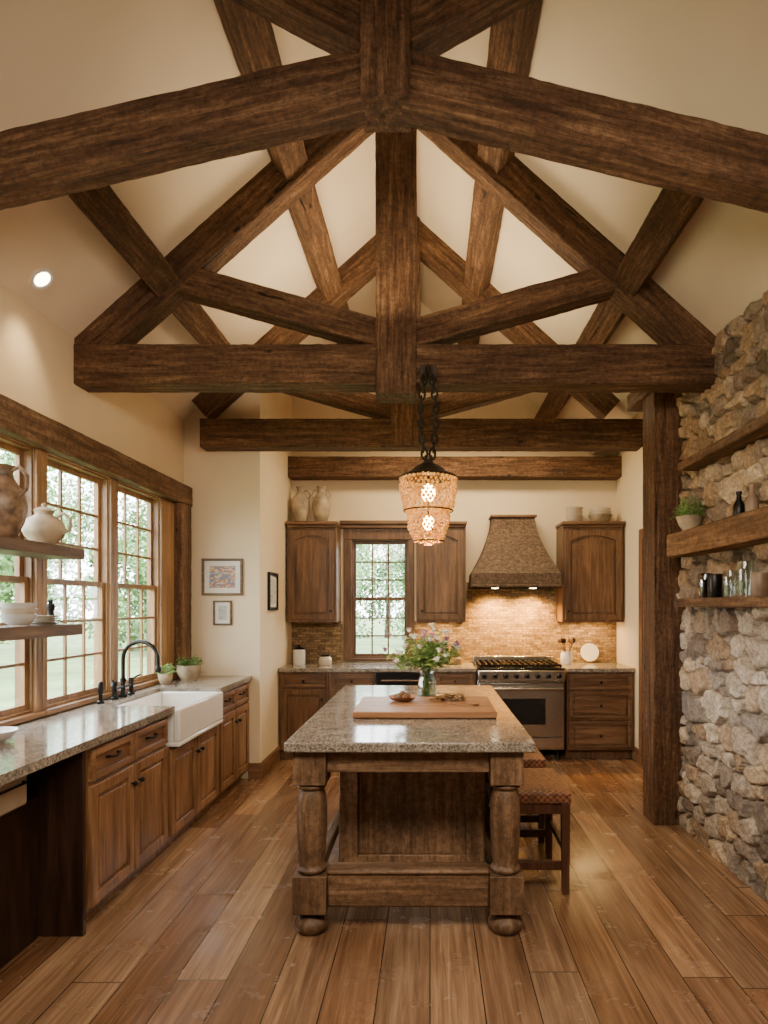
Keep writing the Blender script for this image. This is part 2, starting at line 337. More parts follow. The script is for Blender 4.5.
def stone_wall():
    y0,y1,z0,z1,st=2.3,4.485,0.0,3.2,.009
    ny=int((y1-y0)/st)+1; nz=int((z1-z0)/st)+1
    Y,Z=np.meshgrid(np.linspace(y0,y1,ny),np.linspace(z0,z1,nz))
    y=Y.ravel(); z=Z.ravel()
    N1=np.array([noise.noise(Vector((a*9,b*9,3))) for a,b in zip(y,z)]); N2=np.array([noise.noise(Vector((a*9,b*9,13))) for a,b in zip(y,z)])
    N3=np.array([noise.noise(Vector((a*30,b*30,23))) for a,b in zip(y,z)]); N4=np.array([noise.noise(Vector((a*30,b*30,33))) for a,b in zip(y,z)])
    wy=y+.045*N1+.013*N3; wz=z+.035*N2+.011*N4
    S=[];h=0;r=random.Random(11)
    while h<z1+.2:
        rh=r.uniform(.075,.155) if h>1.1 else r.uniform(.085,.18); p=y0-.3+r.uniform(0,.2)
        while p<y1+.3:
            w=r.uniform(.6,1.6)*rh*1.35; S.append((p+w/2,h+rh/2+r.uniform(-.38,.38)*rh,w,rh*r.uniform(.75,1.3),r.random(),r.random()))
            if r.random()<.3: S.append((p+w,h+rh*r.random(),w*.4,rh*.5,r.random(),r.random()))
            p+=w
        h+=rh
    S=np.array(S); F1=np.full(y.size,9.);F2=np.full(y.size,9.);I=np.zeros(y.size,int)
    for k,s in enumerate(S):
        dy=np.abs(wy-s[0])/s[2]; dz=np.abs(wz-s[1])/s[3]
        d=(dy**2.3+dz**2.3)**(1/2.3)
        c=d<F1; F2=np.where(c,F1,np.minimum(F2,d)); I=np.where(c,k,I); F1=np.where(c,d,F1)
    gap=F2-F1
    e=np.clip((gap-.05)/.17,0,1); e=1-(1-e)**2.2
    fine=np.array([noise.noise(Vector((a*30,b*30,k*3.1)))*.005+noise.noise(Vector((a*11,b*11,k*1.7)))*.013+noise.noise(Vector((a*70,b*70,k)))*.0025 for a,b,k in zip(y,z,I)])
    tilt=(S[I,4]-.5)*.25*(wy-S[I,0])+ (S[I,5]-.5)*.3*(wz-S[I,1])
    dep=e*(.032+.036*S[I,5]+tilt+fine*1.5)+.005*N3*(1-e)
    x=1.80-dep
    pal=np.array([(.36,.325,.285),(.25,.22,.195),(.48,.435,.37),(.42,.335,.245),(.34,.255,.175),(.52,.48,.42),(.21,.175,.15),(.4,.355,.305),(.46,.375,.27)])
    pick=(S[:,4]*9).astype(int)%9; colr=pal[pick][I]*(.75+.5*S[I,5])[:,None]
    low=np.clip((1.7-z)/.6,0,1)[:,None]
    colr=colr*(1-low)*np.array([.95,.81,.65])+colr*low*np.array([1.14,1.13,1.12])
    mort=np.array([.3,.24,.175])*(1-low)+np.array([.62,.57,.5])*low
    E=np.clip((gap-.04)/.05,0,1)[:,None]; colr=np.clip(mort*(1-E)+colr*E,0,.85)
    V=np.stack([x,y,z],1)
    idx=np.arange(ny*nz).reshape(nz,ny); q=np.stack([idx[:-1,:-1],idx[1:,:-1],idx[1:,1:],idx[:-1,1:]],-1).reshape(-1,4)
    V=[tuple(p) for p in V]; F=[tuple(int(i) for i in p) for p in q]; n0=len(V)
    def bx(x0,x1,ya,yb,za,zb):
        b=len(V); mb=MB().box(x0,x1,ya,yb,za,zb); V.extend(mb.v); F.extend([tuple(i+b for i in f) for f in mb.f])
    bx(1.805,2.25,-2.5,YS,0,3.2); bx(1.765,1.805,-2.5,y0,0,3.2)
    me=bpy.data.meshes.new('wall_stone'); me.from_pydata(V,[],F)
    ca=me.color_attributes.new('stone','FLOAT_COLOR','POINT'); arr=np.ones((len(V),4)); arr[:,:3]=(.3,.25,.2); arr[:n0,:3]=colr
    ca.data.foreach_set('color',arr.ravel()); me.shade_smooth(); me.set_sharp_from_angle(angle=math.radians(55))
    t=NT('field stone'); a=t.n('Attribute',attribute_name='stone').outputs['Color']; v=t.coords((1,1,1),False)
    n1=t.n('TexNoise',{'Vector':v,'Scale':40.0,'Detail':9.0,'Roughness':.8}).outputs['Fac']
    n2=t.n('TexNoise',{'Vector':v,'Scale':10.0,'Detail':5.0}).outputs['Fac']
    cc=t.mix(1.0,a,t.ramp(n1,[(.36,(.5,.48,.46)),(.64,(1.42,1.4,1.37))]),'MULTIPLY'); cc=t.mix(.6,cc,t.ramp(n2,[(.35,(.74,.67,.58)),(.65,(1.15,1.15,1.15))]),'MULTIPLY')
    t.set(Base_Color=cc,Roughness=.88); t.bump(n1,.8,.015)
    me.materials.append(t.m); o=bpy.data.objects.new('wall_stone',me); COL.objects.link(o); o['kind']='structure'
stone_wall()

struct(MB().box(XA,XA+.025,YP+.0,6.38,0,.14),'baseboard_left',TRY,.004)
struct(MB().box(XF-.025,XF,D1+.1,6.38,0,.14),'baseboard_right',TRY,.004)
struct(MB().box(-1.62,XA+.025,YP-.025,YP,0,.14),'baseboard_corner',TRX,.004)

# ---------------------------------------------------------------- rough beams
def roughbeam(L,w,h,seed,amp=.0022):
    mb=MB(); c=.007; ring=[]
    def side(a,b,k): return [(a[0]+(b[0]-a[0])*i/k,a[1]+(b[1]-a[1])*i/k) for i in range(k)]
    P=[(-w/2+c,-h/2),(w/2-c,-h/2),(w/2,-h/2+c),(w/2,h/2-c),(w/2-c,h/2),(-w/2+c,h/2),(-w/2,h/2-c),(-w/2,-h/2+c)]
    for i in range(8): ring+=side(P[i],P[(i+1)%8],5 if i%2==0 else 1)
    n=len(ring); m=max(4,int(L/.035))
    for k in range(m+1):
        x=L*k/m
        for (y,z) in ring:
            d=noise.noise_vector(Vector((x*3+seed*9.1,y*9,z*9+seed)))*amp+noise.noise_vector(Vector((x*20+seed,y*38,z*38)))*amp*1.5
            mb.v.append((x,y+d.y,z+d.z))
    for k in range(m):
        for i in range(n):
            j=(i+1)%n; mb.f.append((k*n+i,k*n+j,(k+1)*n+j,(k+1)*n+i))
    mb.f.append(tuple(reversed(range(n)))); mb.f.append(tuple(m*n+i for i in range(n)))
    return mb
_sd=[0]
def beam(name,p0,p1,w,h,mat=BM,parent=None,side=(0,1,0),label=None,cat=None,group=None,kind=None):
    _sd[0]+=1; p0=Vector(p0);p1=Vector(p1); d=p1-p0; L=d.length; x=d.normalized(); y=Vector(side); y=(y-x*y.dot(x)).normalized(); z=x.cross(y)
    me=roughbeam(L,w,h,_sd[0]).mesh(name); me.materials.append(mat)
    o=bpy.data.objects.new(name,me); COL.objects.link(o)
    M=Matrix((x,y,z)).transposed().to_4x4(); off=Vector(p0)
    if parent: o.parent=parent; off=off-parent.location
    M.translation=off; o.matrix_basis=M
    return tag(o,label,cat,group,kind)
def truss(Y,x0,x1,label,kz,ro,tw=.18):
    r=root('roof_truss',label,'roof truss',(XC,Y,2.9),0,'timber trusses under the ceiling')
    beam('tie_beam',(x0,Y,3.04),(x1,Y,3.04),tw,.245,parent=r)
    beam('king_post',(XC,Y-.012,kz),(XC,Y-.012,4.9),tw*1.12,.25,parent=r)
    for sg in (-1,1):
        beam('rafter',(XC+sg*ro,Y,4.85-(ro-.06)*.8924),(XC+sg*.06,Y,4.85),tw*.92,.27,parent=r)
        beam('strut',(XC+sg*.1,Y,3.24),(XC+sg*1.6,Y,3.66),tw*.8,.17,parent=r)
    return r
truss(4.04,-2.2,1.84,'dark timber king post truss with level tie beam, the one the pendant hangs from',2.85,2.03)
truss(5.62,-1.99,1.84,'smaller looking dark timber king post truss just in front of the picture wall',2.93,1.82)
beam('wall_tie_beam',(XA,6.94,3.03),(XF,6.94,3.03),.2,.22,label='dark timber beam running across the back wall above the cabinets',cat='beam')
r=root('roof_truss','nearest timber truss with arched lower chord at the top of the photo','roof truss',(XC,2.5,3.3),0,'timber trusses under the ceiling')
beam('king_post',(-.17,2.5,3.47),(-.17,2.5,4.86),.2,.19,parent=r)
for sg in (-1,1):
    beam('lower_chord',(-.18+sg*.06,2.5,3.575),(XC+sg*(1.99),2.5,3.12),.14,.2,parent=r)
    beam('strut',(-.17+sg*.06,2.5,3.76),(-.2+sg*.86,2.5,4.2),.15,.16,parent=r)
for sg,a,ys_,lab in ((-1,1.51,2.95,'lower timber purlin on the left ceiling slope'),(-1,.71,-2.4,'upper timber purlin on the left ceiling slope'),(1,.67,-2.4,'upper timber purlin on the right ceiling slope'),(1,1.51,2.95,'lower timber purlin on the right ceiling slope')):
    x=XC+sg*a; n=Vector((-sg*.9,0,-1)).normalized()
    p=Vector((x,0,roofz(x)))+n*.084
    ye=5.7 if (sg<0 and a>1) else 7.04
    beam('purlin',(p.x,ys_,p.z),(p.x,ye,p.z),.18,.15,side=(1,0,-sg*.9),label=lab,cat='beam',group='purlins along the ceiling')
beam('ridge_beam',(XC,-2.4,4.83),(XC,7.04,4.83),.16,.2,side=(1,0,0),label='timber ridge beam along the peak of the ceiling',cat='beam')

r=root('timber_post','tall rough dark timber post at the end of the stone wall','post',(1.70,4.62,0))
beam('shaft',(1.70,4.62,0),(1.70,4.62,3.06),.25,.24,parent=r,side=(1,0,0))
beam('capital',(1.69,4.5,3.125),(1.69,5.0,3.125),.3,.13,parent=r,side=(1,0,0))

beam('trim_1',(-2.165,-1.2,2.51),(-2.165,5.7,2.51),.1,.17,mat=HDR,side=(1,0,0),kind='structure')
beam('trim_2',(-2.16,5.57,.925),(-2.16,5.57,2.42),.22,.09,mat=HDR,side=(0,1,0),kind='structure')

# ---------------------------------------------------------------- windows
def window(name,loc,rz,w,z0,z1,cols,rows,case,casetop,mx,mz):
    r=root(name,None,None,loc,rz,None,'structure')
    m=MB(); j=.016; fd=.095
    for a,b in ((0,j),(w-j,w)): m.box(a,b,0,fd,z0,z1)
    m.box(j,w-j,0,fd,z1-j,z1); m.box(j,w-j,0,fd,z0,z0+j); part(m,'window_frame',mz,r,bev=.003)
    m=MB().box(-case[0],0,-.02,0,z0,z1).box(w,w+case[1],-.02,0,z0,z1)
    if casetop: m.box(-case[0],w+case[1],-.025,0,z1,z1+casetop)
    part(m,'casing',mz,r,bev=.004)
    part(MB().box(-case[0],w+case[1],-.04,.02,z0-.03,z0),'window_sill',mx,r,bev=.004)
    zm=(z0+z1)/2
    for nm,a,b,y in (('upper_sash',zm-.018,z1-j,.046),('lower_sash',z0+j,zm+.018,.018)):
        m=MB(); s=.032; x0,x1=j,w-j
        m.box(x0,x0+s,y,y+.026,a,b).box(x1-s,x1,y,y+.026,a,b).box(x0+s,x1-s,y,y+.026,a,a+s).box(x0+s,x1-s,y,y+.026,b-s,b)
        for i in range(1,cols):
            xx=x0+s+(x1-x0-2*s)*i/cols; m.box(xx-.0085,xx+.0085,y+.003,y+.021,a+s,b-s)
        for i in range(1,rows):
            zz=a+s+(b-a-2*s)*i/rows; m.box(x0+s,x1-s,y+.004,y+.02,zz-.0085,zz+.0085)
        sh=part(m,nm,mz,r,bev=.002)
        part(MB().box(x0+s*.7,x1-s*.7,y+.011,y+.014,a+s*.7,b-s*.7),'pane',PANE,sh)
    return r
for i,(a,b) in enumerate(WIN):
    window('window_%d'%(i+1),(XL,a,0),PI/2,b-a,WZ0,WZ1,3,3,(.048,.26 if i==2 else .048),.0,WWX,WWZ)
window('window_4',(WX0,YB,0),0,WX1-WX0,BZ0,BZ1,3,3,(.085,.06),.12,BWX,BWZ)
struct(MB().box(-.97,-.165,6.98,7.05,2.39,2.43).box(-.985,-.155,6.96,7.05,2.43,2.47),'trim_3',BWX,.006)

d=root('door_1',None,None,(XF,D1,0),-PI/2,None,'structure')
m=MB().box(0,.9,.06,.1,0,2.18)
for a,b,c,e in ((.12,.42,.2,.95),(.48,.78,.2,.95),(.12,.42,1.1,2.0),(.48,.78,1.1,2.0)): m.box(a,b,.045,.06,c,e)
part(m,'door_panel',TRZ,d,bev=.004)
part(MB().box(-.1,0,-.03,0,0,2.28).box(.9,1.0,-.03,0,0,2.28).box(0,.9,-.03,0,2.18,2.28),'casing',TRZ,d,bev=.004)
part(MB().ball((.82,.02,1.0),.025).tube([(.82,.02,1.0),(.82,.06,1.0)],.01),'door_handle',BLACK,d)

# ---------------------------------------------------------------- cabinets
def panel(m,x0,x1,z0,z1,sw,y=-.02,arch=False,flat=False):
    m.box(x0,x0+sw,y,0,z0,z1).box(x1-sw,x1,y,0,z0,z1).box(x0+sw,x1-sw,y,0,z0,z0+sw)
    if arch:
        a=x0+sw;b=x1-sw; pts=[(a,z1),(a,z1-sw-.06)]
        for i in range(1,12):
            t=i/12; pts.append((a+(b-a)*t,z1-sw-.06+.06*math.sin(PI*t)**.8))
        pts+=[(b,z1-sw-.06),(b,z1)]; pts.reverse(); m.prism(pts,y,0)
    else: m.box(x0+sw,x1-sw,y,0,z1-sw,z1)
    m.box(x0+sw,x1-sw,y*.3,0,z0+sw,z1-sw)
    if not flat:
        g=.022; zt=z1-sw-g-(.07 if arch else 0)
        m.box(x0+sw+g,x1-sw-g,y*.8,y*.3,z0+sw+g,zt)
        if arch:
            a=x0+sw+g;b=x1-sw-g; pts=[(a,zt)]+[(b,zt)]+[(b+(a-b)*i/10,zt+.055*math.sin(PI*i/10)) for i in range(1,10)]; m.prism(pts,y*.8,y*.3)
def knob(x,z,par,y=-.024):
    part(MB().tube([(x,y+.004,z),(x,y-.016,z)],.005).ball((x,y-.022,z),.014,n=12,m=8),'knob',BLACK,par)
def pull(x,z,par,l=.11,y=-.024):
    part(MB().tube([(x-l/2,y,z),(x-l/2,y-.02,z+.002),(x-l/4,y-.026,z-.003),(x,y-.028,z-.006),(x+l/4,y-.026,z-.003),(x+l/2,y-.02,z+.002),(x+l/2,y,z)],.007),'handle',BLACK,par)
def cabinet(name,label,loc,rz,w,z0,z1,dep,fronts,group,mx=CWX,mz=CWZ,toe=.09,crown=False,cut=None):
    r=root(name,label,'cabinet',loc,rz,group)
    m=MB()
    zt=z1 if cut is None else cut
    m.box(0,w,0,dep,z0+toe,zt)
    if toe: m.box(.0,w,.06,dep,z0,z0+toe)
    part(m,'body',mz,r,bev=.003)
    if crown:
        part(MB().box(-.0,w+.0,-.025,dep,z1,z1+.03).box(-.012,w+.012,-.05,dep,z1+.03,z1+.065),'crown',mx,r,bev=.008)
    for f in fronts:
        k,x0,x1,a,b=f[:5]; g=.006
        m=MB(); isd=k.startswith('door')
        panel(m,x0+g,x1-g,a+g,b-g,.055 if isd else .034,y=-.024,arch='arch' in k,flat=(not isd and b-a<.2))
        p=part(m,'door' if isd else 'drawer',mz if isd else mx,r,bev=.003)
        side=f[5] if len(f)>5 else None
        if isd: knob(x1-.04 if side=='r' else x0+.04,(b-.1) if z0<1 else a+.1,p)
        elif side=='knob': knob((x0+x1)/2,(a+b)/2,p,-.02)
        else: pull((x0+x1)/2,(a+b)/2+.01,p,.11,-.008 if b-a<.2 else -.02)
    return r
FX=-1.63
g='lower cabinets under the left windows'
cabinet('base_cabinet','brown base cabinet with two drawers and two doors, nearest along the left wall',(FX,3.02,0),PI/2,.93,0,.88,.555,
 [('drawer',.02,.465,.7,.86),('drawer',.465,.91,.7,.86),('door',.02,.465,.1,.69,'r'),('door',.465,.91,.1,.69,'l')],g)
cabinet('sink_cabinet','brown sink base cabinet with two doors below the white sink',(FX,3.955,0),PI/2,.94,0,.88,.555,
 [('door',.02,.47,.1,.65,'r'),('door',.47,.92,.1,.65,'l')],g,cut=.655)
cabinet('base_cabinet','brown base cabinet in the far left corner beside the sink',(FX,4.9,0),PI/2,.81,0,.88,.555,
 [('drawer',.02,.4,.7,.86),('drawer',.4,.79,.7,.86),('door',.02,.4,.1,.69,'r'),('door',.4,.79,.1,.69,'l')],g)
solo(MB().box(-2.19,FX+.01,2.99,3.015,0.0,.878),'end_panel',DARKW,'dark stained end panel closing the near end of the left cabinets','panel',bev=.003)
g='lower cabinets along the back wall'; FY=6.41
cabinet('base_cabinet','brown base cabinet with one drawer and door in the back left corner',(-1.51,FY,0),0,.495,0,.88,.62,[('drawer',.02,.475,.72,.86,'knob'),('door',.02,.475,.1,.71,'r')],g,BWX,BWZ)
cabinet('base_cabinet','brown base cabinet with drawer below the back window, left of the dishwasher',(-1.01,FY,0),0,.46,0,.88,.62,[('drawer',.02,.44,.72,.86,'knob'),('door',.02,.44,.1,.71,'l')],g,BWX,BWZ)
cabinet('base_cabinet','brown base cabinet beside the range on its left, behind the flowers',(.04,FY,0),0,.42,0,.88,.62,[('drawer',.02,.4,.72,.86,'knob'),('door',.02,.4,.1,.71,'r')],g,BWX,BWZ)
cabinet('drawer_cabinet','brown cabinet of three wide drawers right of the range',(1.37,FY,0),0,.67,0,.88,.62,[('drawer',.02,.65,.7,.86,'knob'),('drawer',.02,.65,.4,.69,'knob'),('drawer',.02,.65,.1,.39,'knob')],g,BWX,BWZ)
r=root('dishwasher','dark fronted dishwasher under the back counter with steel bar handle','dishwasher',(-.545,FY,0))
part(MB().box(0,.58,0,.6,.1,.875).box(.01,.57,.05,.6,0,.1),'body',plain('dishwasher side',(.05,.05,.05),.4),r,bev=.003)
part(MB().box(.008,.572,-.022,0,.11,.74),'door',plain('dishwasher front',(.09,.08,.07),.25,.6),r,bev=.004)
part(MB().box(.008,.572,-.026,0,.75,.87),'control_panel',BLACK,r,bev=.004)
part(MB().tube([(.06,-.02,.8),(.06,-.055,.8),(.52,-.055,.8),(.52,-.02,.8)],.009),'handle',STEEL,r)
g='wall cabinets on the back wall'
cabinet('wall_cabinet','brown arched door wall cabinet left of the back window, two jugs on top',(-1.5,6.72,0),0,.52,1.37,2.36,.325,[('door arch',.02,.5,1.39,2.34,'r')],g,BWX,BWZ,0,True)
cabinet('wall_cabinet','narrow brown arched door wall cabinet between the back window and the hood',(-.145,6.72,0),0,.52,1.37,2.36,.325,[('door arch',.02,.5,1.39,2.34,'l')],g,BWX,BWZ,0,True)
cabinet('wall_cabinet','brown arched door wall cabinet right of the hood, bowls on top',(1.39,6.72,0),0,.64,1.37,2.36,.325,[('door arch',.02,.62,1.39,2.34,'l')],g,BWX,BWZ,0,True)

solo(MB().box(-2.19,-1.59,.9,3.99,.88,.92).box(-2.19,-1.59,4.86,5.715,.88,.92).box(-2.19,-2.06,3.99,4.86,.88,.92),'worktop',GRAN,'long speckled granite worktop under the left windows','worktop')
solo(MB().box(-1.515,.46,6.37,7.03,.88,.92),'worktop',GRAN,'granite worktop on the back wall left of the range','worktop',bev=.006)
solo(MB().box(1.365,2.045,6.37,7.03,.88,.92),'worktop',GRAN,'short granite worktop right of the range','worktop',bev=.006)
struct(MB().box(XA,-.96,7.03,YB,.92,1.37).box(-.17,.4,7.03,YB,.92,1.37).box(.4,1.38,7.03,YB,.92,1.8).box(1.38,XF,7.03,YB,.92,1.37),'wall_backsplash',SPLASH)

r=root('farmhouse_sink','white fireclay apron front sink below the windows','sink',(-1.8,4.425,.66))
m=MB(); X0,X1,Y0,Y1=-.25,.235,-.425,.425; w=.03
m.box(X0,X1,Y0,Y1,0,.03).box(X0,X0+w,Y0,Y1,.03,.235).box(X1-w-.01,X1,Y0,Y1,.03,.235).box(X0+w,X1-w-.01,Y0,Y0+w,.03,.235).box(X0+w,X1-w-.01,Y1-w,Y1,.03,.235)
part(m,'basin',PORC,r,bev=.01)
part(MB().lathe([(.045,0),(.045,.004),(.02,.002),(.0,.002)],(-.0,0,.0305)),'drain',STEEL,r)
r=root('faucet','black bridge faucet with tall gooseneck spout behind the sink','faucet',(-2.11,4.4,.92))
m=MB().lathe([(.03,0),(.03,.012),(.016,.02),(.014,.1),(.02,.105),(.02,.125),(.013,.13),(.013,.25)])
part(m,'column',BLACK,r)
arc=[(0,0,.22)]+[(.13-.13*math.cos(PI*i/12),-.0-.05*(1-math.cos(PI*i/12))*.5,.26+.12*math.sin(PI*i/12)) for i in range(13)]+[(.262,-.052,.235),(.264,-.053,.2)]
part(MB().tube(arc,.013,12).lathe([(.012,0),(.019,.01),(.019,.035),(.012,.045)],(.264,-.053,.17)),'spout',BLACK,r)
for s in (-1,1):
    part(MB().lathe([(.028,0),(.028,.01),(.015,.018),(.015,.085),(.02,.09),(.017,.12)],(0,s*.12,0)).tube([(0,s*.12,.105),(.02,s*.17,.125),(.03,s*.2,.13)],.007),'valve_handle',BLACK,r)
part(MB().tube([(0,-.12,.07),(0,.12,.07)],.01),'bridge',BLACK,r)
r=root('side_sprayer','small black side sprayer standing left of the faucet','sprayer',(-2.11,4.1,.92))
part(MB().lathe([(.024,0),(.024,.012),(.012,.02),(.012,.06),(.018,.08),(.015,.13),(.006,.14)]),'body',BLACK,r)

# ---------------------------------------------------------------- range
r=root('range_cooker','stainless steel range cooker with black grates below the hood','range cooker',(.91,6.40,0))
W=.435
part(MB().box(-W,W,.0,.62,.1,.9),'body',STEEL,r,bev=.004)
for sx in (-1,1):
    for yy in (.06,.56): part(MB().lathe([(.02,0),(.02,.02),(.014,.03),(.014,.1)],(sx*.38,yy,0)),'foot',BLACK,r)
cp=part(MB().prism([(-W,.79),(W,.79),(W,.9),(-W,.9)],-.05,0),'control_panel',STEEL,r,bev=.012)
for i in range(8): part(MB().tube([(-.37+i*.106,-.05,.845),(-.37+i*.106,-.06,.845),(-.37+i*.106,-.085,.845)],[.028,.022,.019],16),'knob',BLACK,cp)
dr=part(MB().box(-W+.01,W-.01,-.035,0,.24,.775),'oven_door',STEEL,r,bev=.008)
part(MB().box(-.24,.24,-.04,-.034,.36,.62),'oven_window',DGLASS,dr,bev=.003)
part(MB().tube([(-.38,-.03,.72),(-.38,-.08,.72)],.01).tube([(.38,-.03,.72),(.38,-.08,.72)],.01).tube([(-.41,-.08,.72),(.41,-.08,.72)],.014,12),'handle',STEEL,dr)
part(MB().box(-W+.01,W-.01,-.03,0,.115,.225),'warming_drawer',STEEL,r,bev=.006)
part(MB().box(-W,W,-.03,.6,.9,.922),'cooktop',DGLASS,r,bev=.004)
for i in range(3):
    cx=-.28+i*.28; m=MB()
    for k in range(5): m.box(cx-.125+k*.06,cx-.113+k*.06,.0,.55,.94,.955)
    for yy in (.0,.18,.36,.54): m.box(cx-.13,cx+.13,yy,yy+.012,.935,.952)
    for a in (-.125,.11):
        for yy in (.0,.54): m.box(cx+a,cx+a+.014,yy,yy+.014,.922,.94)
    part(m,'grate',BLACK,r)
    for yy in (.14,.42): part(MB().lathe([(.05,0),(.05,.008),(.03,.012),(.0,.012)],(cx,yy,.922),20),'burner',BLACK,r)
part(MB().box(-W,W,.6,.63,.88,.99),'back_guard',STEEL,r,bev=.004)

r=root('range_hood','flared bell shaped rough textured brown range hood over the range','range hood',(.885,7.03,1.73))
m=MB(); secs=[]
for i in range(19):
    t=i/18; e=(1-t)**1.6; secs.append((.225+.225*e,.25+.27*e,.15+.6*t))
for hw,dp,z in secs: m.v+=[(-hw,-dp,z),(hw,-dp,z),(hw,0,z),(-hw,0,z)]
for i in range(18):
    for j in range(4): k2=(j+1)%4; m.f.append((i*4+j,i*4+k2,i*4+4+k2,i*4+4+j))
m.f.append((3,2,1,0)); m.f.append(tuple(18*4+j for j in range(4)))
part(m,'canopy',HOODM,r)
part(MB().box(-.455,.455,-.53,0,.0,.15).box(-.465,.465,-.54,0,.0,.03),'skirt',HOODM,r,bev=.008)
part(MB().box(-.245,.245,-.27,0,.75,.775),'cap',BWX,r,bev=.004)
for sx in (-.2,.2): part(MB().lathe([(.035,0),(.035,.006)],(sx,-.3,-.007)),'hood_lamp',LEDW,r)

# ---------------------------------------------------------------- island
IC=(-.09,3.98,0)
r=root('kitchen_island','large wooden kitchen island with turned legs and granite top','kitchen island',IC)
def W2(m): m.v=[(x-IC[0],y-IC[1],z) for x,y,z in m.v]; return m
part(W2(MB().box(-.67,.485,2.93,5.02,.872,.92)),'countertop',GRAN,r,bev=.008)
part(W2(MB().box(-.483,.279,3.0,3.05,.765,.872)),'apron',IWX,r,bev=.004)
part(W2(MB().box(-.483,.279,4.88,4.93,.755,.872)),'apron',IWX,r,bev=.004)
part(W2(MB().box(-.61,-.56,3.13,4.79,.755,.872)),'apron',IWY,r,bev=.004)
part(W2(MB().box(.35,.4,3.13,4.79,.755,.872)),'apron',IWY,r,bev=.004)
for lx in (-.562,.358):
    for ly in (3.05,4.87):
        m=MB(); q=.077
        m.box(lx-q,lx+q,ly-q,ly+q,.71,.872).box(lx-q-.002,lx+q+.002,ly-q,ly+q,.108,.285)
        m.lathe([(.045,.285),(.068,.292),(.072,.305),(.062,.318),(.058,.325),(.062,.36),(.068,.43),(.072,.52),(.071,.6),(.066,.65),(.058,.672),(.055,.68),(.07,.688),(.073,.7),(.05,.71)],(lx,ly,0),40)
        m.lathe([(.045,0),(.066,.008),(.08,.03),(.083,.046),(.077,.064),(.056,.08),(.04,.088),(.04,.109)],(lx,ly,0),40)
        part(W2(m),'leg',IWZ,r,bev=.003)
m=MB().box(-.483,.279,3.0,3.09,.13,.29).box(-.483,.279,2.99,3.1,.285,.31); part(W2(m),'stretcher',IWX,r,bev=.012)
m=MB().box(-.483,.279,4.83,4.92,.13,.3); part(W2(m),'stretcher',IWX,r,bev=.008)
for lx in (-.562,.358): part(W2(MB().box(lx-.025,lx+.025,3.13,4.79,.2,.26)),'stretcher',IWY,r,bev=.008)
part(W2(MB().box(-.5,.3,3.56,4.76,.06,.872)),'cabinet_body',IPZ,r,bev=.004)
m=MB(); panel(m,0,.8,.07,.75,.1,-.032,flat=True); m.box(.11,.125,-.02,0,.18,.64); m.v=[(x-.5,y+3.56,z) for x,y,z in m.v]
part(W2(m),'end_panel',IPZ,r,bev=.005)
for a in (3.6,4.0,4.4): 
    for s,x in ((-1,-.5),(1,.3)):
        m=MB(); x0,x1=(x-.012,x) if s<0 else (x,x+.012)
        m.box(x0,x1,a,a+.05,.1,.74).box(x0,x1,a+.29,a+.34,.1,.74).box(x0,x1,a+.05,a+.29,.1,.15).box(x0,x1,a+.05,a+.29,.69,.74)
        part(W2(m),'side_panel',IPZ,r,bev=.003)

def stool(x,y,w,d,label):
    r=root('counter_stool',label,'stool',(x,y,0),0,'woven seat stools on the right of the island')
    m=MB(); nx,ny=10,12; hw,hd=w/2,d/2
    for j in range(ny+1):
        for i in range(nx+1):
            u=i/nx*2-1;v=j/ny*2-1; z=.545+.018*(1-u**4)*(1-v**4)-.01*(1-u*u)*(1-v*v); m.v.append((u*hw,v*hd,z))
    for j in range(ny):
        for i in range(nx): a=j*(nx+1)+i; m.f.append((a,a+1,a+nx+2,a+nx+1))
    b=len(m.v); rim=[i for i in range(nx+1)]+[(j+1)*(nx+1)-1 for j in range(1,ny+1)]+[ny*(nx+1)+i for i in range(nx-1,-1,-1)]+[j*(nx+1) for j in range(ny-1,0,-1)]
    for q in rim: X,Y,Z=m.v[q]; m.v.append((X,Y,.49))
    n=len(rim)
    for i in range(n): j=(i+1)%n; m.f.append((rim[i],b+i,b+j,rim[j]))
    m.f.append(tuple(b+i for i in range(n))); part(m,'seat',WEAVE,r,bev=.006)
    for sx in (-1,1):
        for sy in (-1,1):
            m=MB(); cx=sx*(hw-.028); cy=sy*(hd-.028); a=.023; c=.019
            m.v=[(cx-c,cy-c,0),(cx+c,cy-c,0),(cx+c,cy+c,0),(cx-c,cy+c,0),(cx-a,cy-a,.49),(cx+a,cy-a,.49),(cx+a,cy+a,.49),(cx-a,cy+a,.49)]
            m.f=[(0,3,2,1),(4,5,6,7),(0,1,5,4),(1,2,6,5),(2,3,7,6),(3,0,4,7)]; part(m,'leg',STW,r,bev=.003)
    for sy in (-1,1):
        part(MB().box(-hw+.045,hw-.045,sy*(hd-.028)-.012,sy*(hd-.028)+.012,.13,.175),'stretcher',STW,r,bev=.002)
        part(MB().box(-hw+.045,hw-.045,sy*(hd-.028)-.012,sy*(hd-.028)+.012,.43,.49),'apron',STW,r,bev=.002)
    for sx in (-1,1):
        part(MB().box(sx*(hw-.028)-.012,sx*(hw-.028)+.012,-hd+.045,hd-.045,.22,.255),'stretcher',STW,r,bev=.002)
        part(MB().box(sx*(hw-.028)-.012,sx*(hw-.028)+.012,-hd+.045,hd-.045,.43,.49),'apron',STW,r,bev=.002)
    return r
stool(.57,3.68,.37,.54,'nearer dark wooden stool with woven seat beside the island front leg')
stool(.57,4.44,.37,.56,'farther dark wooden stool with woven seat, behind the nearer stool')

